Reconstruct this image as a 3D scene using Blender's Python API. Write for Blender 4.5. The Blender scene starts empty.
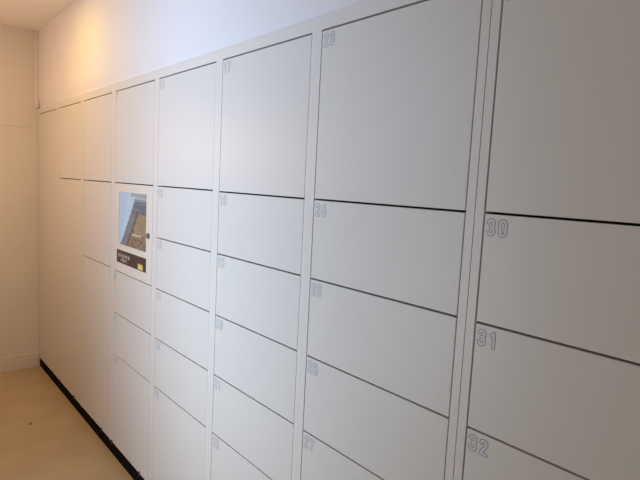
import bpy, bmesh, math, random
from mathutils import Vector, Matrix

# ------------------------------------------------------------------ camera, world, light, exposure
S = bpy.context.scene
COL = S.collection
FLOOR_Z = 0.0
K = 0.066                     # height of the lockers' lower edge above the floor
cam_d = bpy.data.cameras.new('camera')
cam = bpy.data.objects.new('camera', cam_d)
COL.objects.link(cam)
yaw, pit, rol = 0.8564505605, -0.1051213182, 0.05055834080
fw = Vector((-math.sin(yaw) * math.cos(pit), math.cos(yaw) * math.cos(pit), math.sin(pit)))
rt = fw.cross(Vector((0, 0, 1))).normalized()
up = rt.cross(fw)
r2 = rt * math.cos(rol) + up * math.sin(rol)
u2 = -rt * math.sin(rol) + up * math.cos(rol)
m = Matrix((r2, u2, -fw)).transposed().to_4x4()
m.translation = Vector((4.04069, -0.87891, 1.35323 + K))
cam.matrix_world = m
cam_d.sensor_fit = 'HORIZONTAL'
cam_d.sensor_width = 36.0
cam_d.lens = 36.0 * 515.654 / 640.0
cam_d.clip_start = 0.02
S.camera = cam

S.view_settings.view_transform = 'Standard'
S.view_settings.look = 'None'
S.view_settings.exposure = 0.0
S.view_settings.gamma = 1.0
S.view_settings.use_curve_mapping = False

world = bpy.data.worlds.new('world')
S.world = world
world.use_nodes = True
bg = world.node_tree.nodes['Background']
bg.inputs['Color'].default_value = (0.75, 0.85, 1.0, 1)
bg.inputs['Strength'].default_value = 0.3


def lamp(name, kind, loc, aim, **kw):
    d = bpy.data.lights.new(name, kind)
    for k, v in kw.items():
        setattr(d, k, v)
    o = bpy.data.objects.new(name, d)
    COL.objects.link(o)
    o.location = loc
    o.rotation_euler = (Vector(aim) - Vector(loc)).to_track_quat('-Z', 'Y').to_euler()
    return o


# cool daylight from two added, unseen windows opposite the lockers, one high, one low
lamp('daylight_high', 'AREA', (2.2, -1.505, 1.85), (2.2, 0, 1.85), shape='RECTANGLE', size=0.5, size_y=0.8,
     energy=6.1, color=(0.497, 0.725, 1.0), spread=math.radians(110))
lamp('daylight_low', 'AREA', (2.45, -1.505, 0.8), (2.45, 0, 0.8), shape='RECTANGLE', size=0.4, size_y=1.0,
     energy=6.1, color=(0.717, 0.859, 1.0), spread=math.radians(100))
# added warm fill, standing in for dim room light behind the camera
lamp('room_fill', 'AREA', (5.6, -0.8, 1.3), (2, -0.2, 1.3), shape='RECTANGLE', size=1.4, size_y=2.0,
     energy=13.6, color=(1.0, 0.88, 0.70))
# warm ceiling downlight close to the lockers, and an added warm fill across the passage
lamp('downlight', 'AREA', (1.08, -0.45, 2.365), (1.08, -0.4499, 0), shape='DISK', size=0.09,
     energy=3.55, color=(1.0, 0.671, 0.145))
lamp('warm_fill', 'POINT', (0.78, -1.13, 1.66), (0, 0, 0), energy=19.5, color=(1.0, 0.601, 0.36), shadow_soft_size=0.1)

# ------------------------------------------------------------------ materials


def mat(name, color, rough=0.5, spec=0.5, noise=None, metallic=0.0, bump=None):
    """plain principled paint; noise = (scale, second colour, amount), bump = (scale, strength)"""
    M = bpy.data.materials.new(name)
    M.use_nodes = True
    nt = M.node_tree
    b = nt.nodes['Principled BSDF']
    b.inputs['Base Color'].default_value = (*color, 1)
    b.inputs['Roughness'].default_value = rough
    b.inputs['Specular IOR Level'].default_value = spec
    b.inputs['Metallic'].default_value = metallic
    tc = None
    if noise or bump:
        tc = nt.nodes.new('ShaderNodeTexCoord')
    if noise:
        n = nt.nodes.new('ShaderNodeTexNoise')
        n.inputs['Scale'].default_value = noise[0]
        n.inputs['Detail'].default_value = 4
        nt.links.new(tc.outputs['Object'], n.inputs['Vector'])
        mx = nt.nodes.new('ShaderNodeMix')
        mx.data_type = 'RGBA'
        mr = nt.nodes.new('ShaderNodeMapRange')
        mr.inputs['From Min'].default_value = 0.35
        mr.inputs['From Max'].default_value = 0.65
        mr.inputs['To Max'].default_value = noise[2]
        nt.links.new(n.outputs['Fac'], mr.inputs['Value'])
        nt.links.new(mr.outputs['Result'], mx.inputs['Factor'])
        mx.inputs['A'].default_value = (*color, 1)
        mx.inputs['B'].default_value = (*noise[1], 1)
        nt.links.new(mx.outputs['Result'], b.inputs['Base Color'])
    if bump:
        n2 = nt.nodes.new('ShaderNodeTexNoise')
        n2.inputs['Scale'].default_value = bump[0]
        n2.inputs['Detail'].default_value = 3
        nt.links.new(tc.outputs['Object'], n2.inputs['Vector'])
        bp = nt.nodes.new('ShaderNodeBump')
        bp.inputs['Strength'].default_value = bump[1]
        bp.inputs['Distance'].default_value = 0.002
        nt.links.new(n2.outputs['Fac'], bp.inputs['Height'])
        nt.links.new(bp.outputs['Normal'], b.inputs['Normal'])
    return M


PAINT = mat('locker_paint', (0.71, 0.695, 0.68), 0.42, 0.45, bump=(9.0, 0.04))
FRAME = mat('frame_paint', (0.735, 0.712, 0.702), 0.42, 0.45)
INNER = mat('locker_interior', (0.05, 0.042, 0.035), 0.7, 0.2)
WALL = mat('wall_paint', (0.83, 0.81, 0.84), 0.9, 0.15, noise=(3.0, (0.81, 0.79, 0.82), 0.5), bump=(140.0, 0.12))
ENDWALL = mat('end_wall_paint', (0.74, 0.70, 0.64), 0.85, 0.2, noise=(2.0, (0.70, 0.66, 0.60), 0.6), bump=(120.0, 0.1))
FARWALL = mat('dark_wall_paint', (0.20, 0.18, 0.16), 0.9, 0.1, noise=(3.0, (0.17, 0.15, 0.13), 0.5))
CEIL = mat('ceiling_paint', (0.87, 0.85, 0.83), 0.95, 0.1, noise=(4.0, (0.85, 0.83, 0.80), 0.5))
FLOOR = mat('floor_vinyl', (0.52, 0.40, 0.245), 0.5, 0.35, noise=(5.0, (0.44, 0.33, 0.20), 0.7), bump=(60.0, 0.05))
BASEB = mat('baseboard_vinyl', (0.72, 0.66, 0.58), 0.6, 0.3)
BLACK = mat('plinth_black', (0.005, 0.0045, 0.004), 0.8, 0.05, noise=(30.0, (0.009, 0.008, 0.007), 0.6))
TAB = mat('tab_dark', (0.06, 0.05, 0.04), 0.6, 0.3)
NUM_DARK = mat('number_outline', (0.15, 0.165, 0.215), 0.5, 0.3)
NUM_LIGHT = mat('number_fill', (0.69, 0.69, 0.72), 0.5, 0.3)
BEZEL = mat('terminal_paint', (0.76, 0.72, 0.68), 0.4, 0.45)
LABEL = mat('label_brown', (0.062, 0.043, 0.038), 0.45, 0.4)
LABEL_WHITE = mat('label_print_white', (0.72, 0.66, 0.62), 0.5, 0.3)
LABEL_RUST = mat('label_print_rust', (0.22, 0.12, 0.09), 0.5, 0.3)
LABEL_YELLOW = mat('label_print_yellow', (0.75, 0.52, 0.06), 0.5, 0.3)
LOCK = mat('lock_metal', (0.16, 0.16, 0.19), 0.4, 0.5, metallic=0.4)
DUCT = mat('duct_plastic', (0.74, 0.69, 0.64), 0.5, 0.4)
SCRAP = mat('scrap_paper', (0.50, 0.38, 0.23), 0.8, 0.2)
SCRAP_DARK = mat('scrap_dark', (0.10, 0.055, 0.02), 0.8, 0.2)

# ------------------------------------------------------------------ helpers


def bx(bm, x0, x1, y0, y1, z0, z1, mi=0, bevel=0.0):
    vs = [bm.verts.new((x, y, z)) for x in (x0, x1) for y in (y0, y1) for z in (z0, z1)]
    idx = [(0, 1, 3, 2), (4, 6, 7, 5), (0, 4, 5, 1), (2, 3, 7, 6), (0, 2, 6, 4), (1, 5, 7, 3)]
    fs = [bm.faces.new([vs[i] for i in f]) for f in idx]
    for f in fs:
        f.material_index = mi
    if bevel > 0:
        es = list({e for f in fs for e in f.edges})
        bmesh.ops.bevel(bm, geom=es, offset=bevel, segments=2, affect='EDGES', profile=0.5)
    return fs


def obj(name, bm, mats, parent=None):
    bmesh.ops.recalc_face_normals(bm, faces=bm.faces)
    me = bpy.data.meshes.new(name)
    bm.to_mesh(me)
    bm.free()
    for q in (mats if isinstance(mats, (list, tuple)) else [mats]):
        me.materials.append(q)
    o = bpy.data.objects.new(name, me)
    COL.objects.link(o)
    if parent is not None:
        o.parent = parent
    return o


def rebase(o, base):
    """move a mesh object's origin to base without moving its shape"""
    o.data.transform(Matrix.Translation(-Vector(base)))
    o.location = base


def thing(name, label, cat, loc, group=None):
    o = bpy.data.objects.new(name, None)
    COL.objects.link(o)
    o.empty_display_size = 0.1
    o.location = loc
    o['label'] = label
    o['category'] = cat
    if group:
        o['group'] = group
    return o


def tag(o, label, cat, group=None):
    o['label'] = label
    o['category'] = cat
    if group:
        o['group'] = group
    return o


def struct(name, bm, m):
    o = obj(name, bm, m)
    o['kind'] = 'structure'
    return o


# ------------------------------------------------------------------ the room
X0, X1 = -0.045, 6.0          # end wall, far end of the room behind the camera
YB = -1.51                    # wall opposite the lockers
CEIL_Z = 2.306 + K
TOP = 1.785 + K               # top of the lockers
XR = 3.978                    # right end of the last column in view
bm = bmesh.new(); bx(bm, X0 - 0.12, X1 + 0.12, YB - 0.12, 0.55, -0.1, FLOOR_Z); struct('floor', bm, FLOOR)
bm = bmesh.new(); bx(bm, X0 - 0.12, X1 + 0.12, YB - 0.12, 0.55, CEIL_Z, CEIL_Z + 0.1); struct('ceiling', bm, CEIL)
bm = bmesh.new(); bx(bm, X0 - 0.12, X0, YB, 0.55, FLOOR_Z, CEIL_Z); struct('wall_left', bm, ENDWALL)
bm = bmesh.new(); bx(bm, X1, X1 + 0.12, YB, 0.55, FLOOR_Z, CEIL_Z); struct('wall_right', bm, FARWALL)
# the wall above the lockers, flush with their fronts, and the wall going on past them
bm = bmesh.new()
prof = [(0.003, CEIL_Z)] + [(0.003 + 0.012 * (k / 30) ** 2, TOP + 0.092 - 0.090 * k / 30) for k in range(31)]  # foot curved back to put a soft dark band over the lockers
prof += [(0.55, TOP + 0.002), (0.55, CEIL_Z)]
ends = [[bm.verts.new((x, y, z)) for y, z in prof] for x in (X0, X1)]
n = len(prof)
for k in range(n):
    f = bm.faces.new((ends[0][k], ends[0][(k + 1) % n], ends[1][(k + 1) % n], ends[1][k]))
    f.smooth = False
bm.faces.new(ends[0]); bm.faces.new(ends[1][::-1])
bx(bm, XR + 0.003, X1, 0.006, 0.55, FLOOR_Z, TOP + 0.001)
struct('wall_back', bm, WALL)
# opposite wall with two unseen openings, placed to shape the daylight
WINS = [(1.93, 2.47, 1.43, 2.27), (2.23, 2.67, 0.28, 1.32)]
bm = bmesh.new()
xs = sorted({X0, X1, *[w[0] for w in WINS], *[w[1] for w in WINS]})
zs = sorted({FLOOR_Z, CEIL_Z, *[w[2] for w in WINS], *[w[3] for w in WINS]})
for xa, xb in zip(xs, xs[1:]):
    for za, zb in zip(zs, zs[1:]):
        if not any(w[0] <= xa and xb <= w[1] and w[2] <= za and zb <= w[3] for w in WINS):
            bx(bm, xa, xb, YB - 0.12, YB, za, zb)
struct('wall_front', bm, FARWALL)
t = 0.03
for n, (wx0, wx1, wz0, wz1) in enumerate(WINS):
    bm = bmesh.new()
    bx(bm, wx0, wx0 + t, YB - 0.09, YB - 0.03, wz0, wz1)
    bx(bm, wx1 - t, wx1, YB - 0.09, YB - 0.03, wz0, wz1)
    bx(bm, wx0 + t, wx1 - t, YB - 0.09, YB - 0.03, wz0, wz0 + t)
    bx(bm, wx0 + t, wx1 - t, YB - 0.09, YB - 0.03, wz1 - t, wz1)
    struct('added_window_%d' % (n + 1), bm, FRAME)
# coved vinyl baseboard on the end wall
bm = bmesh.new()
bx(bm, X0, X0 + 0.007, YB, -0.002, FLOOR_Z, 0.103, bevel=0.002)
struct('baseboard_left', bm, BASEB)
# shallow flat rail across the end wall at the lockers' top
bm = bmesh.new()
bx(bm, X0, X0 + 0.0035, YB, -0.050, 1.652 + K, 1.765 + K, bevel=0.0012)
struct('trim_1', bm, ENDWALL)

# ------------------------------------------------------------------ plinth
pl = thing('locker_plinth', 'black recessed base strip along the floor under the white lockers', 'plinth', (X0, 0, 0))
bm = bmesh.new(); bx(bm, 0.001, XR - X0, 0.0035, 0.46, 0.0, K - 0.0005)
obj('base_strip', bm, BLACK, pl)
for x in (0.335, 0.510, 0.830, 1.329, 1.490, 1.849, 2.345):
    bm = bmesh.new()
    bx(bm, x - 0.006 - X0, x + 0.006 - X0, -0.004, -0.0003, K - 0.010, K + 0.013, bevel=0.0015)
    bx(bm, x - 0.004 - X0, x + 0.004 - X0, -0.0035, 0.0036, K - 0.009, K - 0.003)
    obj('fixing_tab', bm, TAB, pl)

# ------------------------------------------------------------------ outlined door numbers
ARC = lambda cx, cy, rx, ry, a0, a1, n=8: [(cx + rx * math.cos(math.radians(a0 + (a1 - a0) * i / n)),
                                           cy + ry * math.sin(math.radians(a0 + (a1 - a0) * i / n))) for i in range(n + 1)]
# strokes in a box one unit wide and two units high
DIG = {
    '0': [ARC(.5, 1.5, .38, .40, 180, 0) + ARC(.5, .5, .38, .40, 0, -180) + [(.12, 1.5)]],
    '1': [[(.22, 1.55), (.42, 1.66), (.58, 1.9), (.58, .1)]],
    '2': [ARC(.5, 1.47, .38, .42, 170, -20) + [(.62, .95), (.14, .25), (.12, .12), (.9, .12)]],
    '3': [ARC(.48, 1.46, .38, .42, 165, -75) + ARC(.48, .55, .40, .44, 75, -165), [(.42, 1.02), (.60, 1.02)]],
    '4': [[(.66, .1), (.66, 1.88), (.1, .62), (.92, .62)]],
    '5': [[(.86, 1.86), (.2, 1.86), (.16, 1.08)] + ARC(.48, .62, .38, .50, 120, -160)],
    '6': [ARC(.5, 1.48, .37, .40, 20, 180) + [(.13, .6)] + ARC(.5, .58, .37, .46, 180, -180, 14)],
    '7': [[(.1, 1.86), (.88, 1.86), (.70, 1.3), (.48, .7), (.42, .1)]],
    '8': [ARC(.5, 1.45, .33, .42, -90, 270, 14), ARC(.5, .56, .38, .45, 90, 450, 14)],
    '9': [ARC(.5, 1.4, .37, .46, 0, 360, 14) + [(.87, .6)] + ARC(.5, .5, .37, .38, 0, -160)],
}


def seg_dist(px, pz, a, b):
    dx, dz = b[0] - a[0], b[1] - a[1]
    L = dx * dx + dz * dz
    t = 0.0 if L < 1e-12 else max(0.0, min(1.0, ((px - a[0]) * dx + (pz - a[1]) * dz) / L))
    return math.hypot(px - a[0] - t * dx, pz - a[1] - t * dz)


DH, DW, DP = 0.0305, 0.0155, 0.0238   # digit height, width, spacing
HW_OUT, HW_IN = 0.0037, 0.00255       # outline and fill half widths of a stroke
DIGIT_CELLS = {}


def digit_cells(ch):
    """runs of equal print along rows of a fine grid: (x0, x1, z0, z1, material)"""
    if ch in DIGIT_CELLS:
        return DIGIT_CELLS[ch]
    strokes = [[(p[0] * DW, p[1] / 2 * DH) for p in st] for st in DIG[ch]]
    segs = [(p, q) for st in strokes for p, q in zip(st, st[1:])]
    c = 0.0004
    x0, x1, z0, z1 = -0.003, DW + 0.003, -0.003, DH + 0.003
    nx, nz = int((x1 - x0) / c), int((z1 - z0) / c)
    out = []
    for j in range(nz):
        run = None
        for i in range(nx + 1):
            k = None
            if i < nx:
                d = min(seg_dist(x0 + (i + .5) * c, z0 + (j + .5) * c, a, b) for a, b in segs)
                k = 1 if d < HW_IN else 0 if d < HW_OUT else None
            if run and run[1] != k:
                if run[1] is not None:
                    out.append((x0 + run[0] * c, x0 + i * c, z0 + j * c, z0 + (j + 1) * c, run[1]))
                run = None
            if run is None:
                run = (i, k)
    DIGIT_CELLS[ch] = out
    return out


def number(text, x, ztop, parent, off):
    """outlined digits printed on a door; x, ztop = door's upper left corner"""
    bm = bmesh.new()
    y = -0.0004
    for i, ch in enumerate(text):
        ox, oz = x + 0.0092 + i * DP - off.x, ztop - 0.0115 - DH - off.z
        for a, b, c, d, k in digit_cells(ch):
            f = bm.faces.new([bm.verts.new((ox + p, y, oz + q)) for p, q in ((a, c), (b, c), (b, d), (a, d))])
            f.material_index = k
    me = bpy.data.meshes.new('number')
    bm.to_mesh(me)
    bm.free()
    me.materials.append(NUM_DARK)
    me.materials.append(NUM_LIGHT)
    o = bpy.data.objects.new('number', me)
    COL.objects.link(o)
    o.parent = parent
    return o


# ------------------------------------------------------------------ lockers
LEFT = [0.000, 0.5030, 1.0018, 1.4986, 1.9950, 2.4963, 2.9952, 3.5006]
RIGHT = [0.4490, 0.9490, 1.4475, 1.9505, 2.4525, 2.9537, 3.4585, 3.9560]
ZT = 1.7468 + K
R1, R2, R3, R4, R5 = 1.3179 + K, 1.1046 + K, 0.8913 + K, 0.6780 + K, 0.4660 + K
C2 = 0.8963 + K
D2, D3, D4 = 0.8924 + K, 0.6798 + K, 0.4677 + K
KB = K - 0.001
SIX = [ZT, R1, R2, R3, R4, R5, KB]
SIX_F = [ZT, R1 - 0.0022] + SIX[2:]
SIX_G = [ZT, R1 - 0.0014] + SIX[2:]
ROWS = [[ZT, KB], [ZT, R1, KB], [ZT, R1, C2, KB], [ZT, R1, D2, D3, D4, KB], SIX, SIX_F, SIX_G, SIX]
NUMS = [[''], ['', ''], ['', '', ''], ['7', 'T', '8', '9', '10'],
        [str(n) for n in range(11, 17)], [str(n) for n in range(17, 23)],
        [str(n) for n in range(23, 29)], [str(n) for n in range(29, 35)]]
LABELS = [
    'white locker unit with one undivided full-height door, in the corner beside the end wall',
    'white locker unit with two doors, short above long, second from the end wall',
    'white locker unit of three doors, without a screen, left of the unit with the screen',
    'white locker unit holding the touch screen and its brown label',
    'white six-door locker unit numbered 11 to 16, just right of the screen unit',
    'white six-door locker unit numbered 17 to 22, between the units headed 11 and 23',
    'white six-door locker unit numbered 23 to 28, left of the wide double post',
    'white locker unit with doors 30, 31 and 32 at the right edge',
]
GH = 0.0046                   # gap above and below the doors
GVS = [0.0032, 0.0032, 0.0030, 0.0024, 0.0012, 0.0018, 0.0031, 0.0040]   # gaps beside the doors, unit by unit
DEPTH = 0.46


def door(x0, x1, z0, z1, parent, off, num):
    bm = bmesh.new()
    bx(bm, x0 + GV / 2 - off.x, x1 - GV / 2 - off.x, 0.0, 0.018, z0 + GH / 2 - off.z, z1 - GH / 2 - off.z, bevel=0.0009)
    d = obj('door', bm, PAINT, parent)
    if num:
        number(num, x0, z1, d, off)
    return d


# what the terminal's screen shows: pale sky beside a street front seen at a slant
random.seed(4)


def srgb(c):
    return tuple(((v / 255 + 0.055) / 1.055) ** 2.4 if v / 255 > 0.04045 else v / 255 / 12.92 for v in c)


def screen_colour(u, v):
    edge = 0.03 + 0.60 * v ** 0.93
    if v > 0.93 and u > 0.42:
        return (150, 158, 166) if u < 0.9 else (135, 140, 146)
    if u < edge:
        if u < 0.5 * edge:
            return (166, 184, 212)
        return (172, 194, 216)
    s = (u - edge)
    if v > 0.84 and u > 0.6:
        return (158, 172, 188) if v > 0.89 else (120, 134, 150)
    n = random.uniform(-1, 1)
    if s < 0.05:
        c = (92, 110, 134)
    elif v > 0.62:
        c = (84, 96, 114)
        if int(v * 40) % 4 == 0:
            c = (112, 120, 130)
    elif s < 0.20:
        c = (112, 112, 122)
    elif s < 0.28:
        c = (84, 78, 80)
    elif v > 0.27 and u > 0.55:
        c = (142, 122, 102)
    elif v > 0.17:
        c = (128, 104, 92)
        if abs(v - 0.23) < 0.022 and 0.48 < u < 0.8:
            c = (178, 166, 152)
    else:
        c = (112, 92, 84)
        if n > 0.45:
            c = (140, 116, 102)
    return tuple(max(0, q + n * 13) for q in c)


def make_screen(parent, x0, x1, z0, z1, off):
    nx, nz = 34, 46
    bm = bmesh.new()
    lay = bm.loops.layers.float_color.new('picture')
    y = 0.0048
    g = [[bm.verts.new((x0 + (x1 - x0) * i / nx - off.x, y, z0 + (z1 - z0) * j / nz - off.z)) for j in range(nz + 1)] for i in range(nx + 1)]
    for i in range(nx):
        for j in range(nz):
            f = bm.faces.new((g[i][j], g[i + 1][j], g[i + 1][j + 1], g[i][j + 1]))
            c = srgb(screen_colour((i + .5) / nx, (j + .5) / nz))
            for l in f.loops:
                l[lay] = (*c, 1)
    # body of the display behind the picture
    bx(bm, x0 - off.x, x1 - off.x, 0.0052, 0.016, z0 - off.z, z1 - off.z, 1)
    M = bpy.data.materials.new('display_glass')
    M.use_nodes = True
    nt = M.node_tree
    b = nt.nodes['Principled BSDF']
    a = nt.nodes.new('ShaderNodeAttribute')
    a.attribute_name = 'picture'
    b.inputs['Base Color'].default_value = (0.02, 0.02, 0.02, 1)
    b.inputs['Roughness'].default_value = 0.15
    b.inputs['Specular IOR Level'].default_value = 0.3
    nt.links.new(a.outputs['Color'], b.inputs['Emission Color'])
    b.inputs['Emission Strength'].default_value = 0.85
    me = bpy.data.meshes.new('screen')
    bm.to_mesh(me)
    bm.free()
    me.materials.append(M)
    me.materials.append(LOCK)
    o = bpy.data.objects.new('screen', me)
    COL.objects.link(o)
    o.parent = parent
    return o


def terminal(x0, x1, z0, z1, parent, off):
    xl, xr, zl, zh = x0 + GV / 2, x1 - GV / 2, z0 + GH / 2, z1 - GH / 2
    sx0, sx1, sz0, sz1 = 1.5545, 1.8835, 1.028 + K, 1.277 + K
    lx0, lx1, lz0, lz1 = 1.5350, 1.8885, 0.939 + K, 1.001 + K
    B = bmesh.new()
    ox, oz = off.x, off.z
    # face panel as a frame around the recessed screen
    bx(B, xl - ox, sx0 - ox, 0, 0.018, zl - oz, zh - oz)
    bx(B, sx1 - ox, xr - ox, 0, 0.018, zl - oz, zh - oz)
    bx(B, sx0 - ox, sx1 - ox, 0, 0.018, zl - oz, sz0 - oz)
    bx(B, sx0 - ox, sx1 - ox, 0, 0.018, sz1 - oz, zh - oz)
    p = obj('terminal_panel', B, BEZEL, parent)
    make_screen(p, sx0, sx1, sz0, sz1, off)
    # brown instruction label with small print
    B = bmesh.new()
    bx(B, lx0 - ox, lx1 - ox, -0.0008, -0.0001, lz0 - oz, lz1 - oz, 0)
    W, Hh = lx1 - lx0, lz1 - lz0

    def mark(u0, u1, v0, v1, mi, lift=0.0):
        f = B.faces.new([B.verts.new((lx0 + W * u - ox, -0.0011 - lift, lz0 + Hh * v - oz)) for u, v in ((u0, v0), (u1, v0), (u1, v1), (u0, v1))])
        f.material_index = mi
    random.seed(11)
    def row(u0, v0, n, w, h, mi):
        for k in range(n):
            a = u0 + k * w * 1.12
            # each character a small cluster of strokes
            mark(a + w * .05, a + w * .95, v0 + h * .86, v0 + h, mi)
            mark(a + w * .12, a + w * .88, v0 + h * .44, v0 + h * .58, mi)
            if k % 2:
                mark(a + w * .42, a + w * .60, v0, v0 + h * .9, mi, .0004)
                mark(a + w * .05, a + w * .95, v0, v0 + h * .12, mi)
            else:
                mark(a + w * .08, a + w * .24, v0, v0 + h * .9, mi, .0004)
                mark(a + w * .76, a + w * .92, v0, v0 + h * .9, mi, .0004)
    row(.07, .46, 4, .095, .24, 2)
    row(.16, .16, 3, .065, .20, 2)
    row(.08, .80, 6, .040, .09, 3)
    mark(.745, .91, .06, .46, 1)
    mark(.79, .85, .20, .38, 2, .0004)
    mark(.77, .885, .11, .18, 2, .0004)
    lab = obj('instruction_label', B, [LABEL, LABEL_YELLOW, LABEL_WHITE, LABEL_RUST], p)
    lab['label'] = 'dark brown label with white print and a yellow square'
    # lock
    B = bmesh.new()
    lx, lz = 1.9105 - ox, 1.103 + K - oz
    bmesh.ops.create_cone(B, cap_ends=True, segments=20, radius1=0.0125, radius2=0.0112, depth=0.006,
                          matrix=Matrix.Translation((lx, -0.003, lz)) @ Matrix.Rotation(math.radians(90), 4, 'X'))
    bx(B, lx - 0.0015, lx + 0.0015, -0.0064, -0.005, lz - 0.006, lz + 0.006)
    k = obj('keyhole', B, LOCK, p)
    k['label'] = 'small dark round lock'
    return p


SEAMS = [0.004, 0.0003, 0.0003, 0.0003, 0.0003, 0.0003, 0.0003, 0.0020]     # joint left of each unit
for i in range(8):
    l, r = LEFT[i], RIGHT[i]
    u0 = X0 + SEAMS[0] if i == 0 else (RIGHT[i - 1] + LEFT[i]) / 2 + SEAMS[i] / 2
    u1 = XR if i == 7 else (RIGHT[i] + LEFT[i + 1]) / 2 - SEAMS[i + 1] / 2
    GV = GVS[i]
    off = Vector((u0, 0, K))
    t = thing('parcel_locker', LABELS[i], 'locker', off, 'white parcel lockers along the wall')
    ox, oz = off.x, off.z
    # face frame: two posts and the rail over the top door
    bm = bmesh.new()
    bx(bm, u0 - ox, l - GV / 2 - ox, 0, 0.03, K - oz, TOP - oz)
    bx(bm, r + GV / 2 - ox, u1 - ox, 0, 0.03, K - oz, TOP - oz)
    bx(bm, l - GV / 2 - ox, r + GV / 2 - ox, 0, 0.03, ZT + GH / 2 - oz, TOP - oz)
    obj('face_frame', bm, FRAME, t)
    # body behind: sides, top, bottom, back and a shelf behind every gap
    bm = bmesh.new()
    bx(bm, u0 - ox, u0 + 0.006 - ox, 0.03, DEPTH, K - oz, TOP - oz)
    bx(bm, u1 - 0.006 - ox, u1 - ox, 0.03, DEPTH, K - oz, TOP - oz)
    bx(bm, u0 + 0.006 - ox, u1 - 0.006 - ox, 0.03, DEPTH, TOP - 0.006 - oz, TOP - oz)
    bx(bm, u0 + 0.006 - ox, u1 - 0.006 - ox, 0.03, DEPTH, K - oz, K + 0.006 - oz)
    bx(bm, u0 + 0.006 - ox, u1 - 0.006 - ox, DEPTH - 0.006, DEPTH, K + 0.006 - oz, TOP - 0.006 - oz)
    for z in ROWS[i][1:-1]:
        bx(bm, u0 + 0.006 - ox, u1 - 0.006 - ox, 0.03, DEPTH - 0.006, z - 0.010 - oz, z + 0.010 - oz)
    obj('carcass', bm, INNER, t)
    for z1, z0, n in zip(ROWS[i], ROWS[i][1:], NUMS[i]):
        if n == 'T':
            terminal(l, r, z0, z1, t, off)
        else:
            door(l, r, z0, z1, t, off, n)

# ------------------------------------------------------------------ small things
# cable duct in the corner above the lockers
d = thing('cable_duct', 'slim vertical cable duct in the corner above the lockers', 'cable duct', (X0, 0.0, 1.772 + K))
bm = bmesh.new(); bx(bm, 0.0005, 0.018, -0.023, 0.0027, 0.018, CEIL_Z - 0.022 - 1.772 - K, bevel=0.002)
obj('duct_cover', bm, DUCT, d)
bm = bmesh.new(); bx(bm, 0.0005, 0.021, -0.028, 0.0027, CEIL_Z - 0.022 - 1.772 - K, CEIL_Z - 0.0005 - 1.772 - K, bevel=0.002)
obj('end_cap', bm, DUCT, d)
# scrap on the floor
bm = bmesh.new()
pts = [(-.016, -.006), (-.004, -.013), (.012, -.007), (.015, .004), (.004, .012), (-.011, .008)]
lo = [bm.verts.new((x, y, 0.0004)) for x, y in pts]
hi = [bm.verts.new((x * .8, y * .8, 0.0035 + 0.003 * (k % 2))) for k, (x, y) in enumerate(pts)]
bm.faces.new(lo[::-1])
bm.faces.new(hi)
for k in range(6):
    bm.faces.new((lo[k], lo[(k + 1) % 6], hi[(k + 1) % 6], hi[k]))
bx(bm, -.003, .012, .006, .016, 0.0004, 0.007, 1)
s = obj('paper_scrap', bm, [SCRAP, SCRAP_DARK])
s.location = (0.905, -0.262, FLOOR_Z)
s.scale = (0.8, 0.8, 0.8)
tag(s, 'tiny crumpled scrap lying on the beige floor', 'litter')
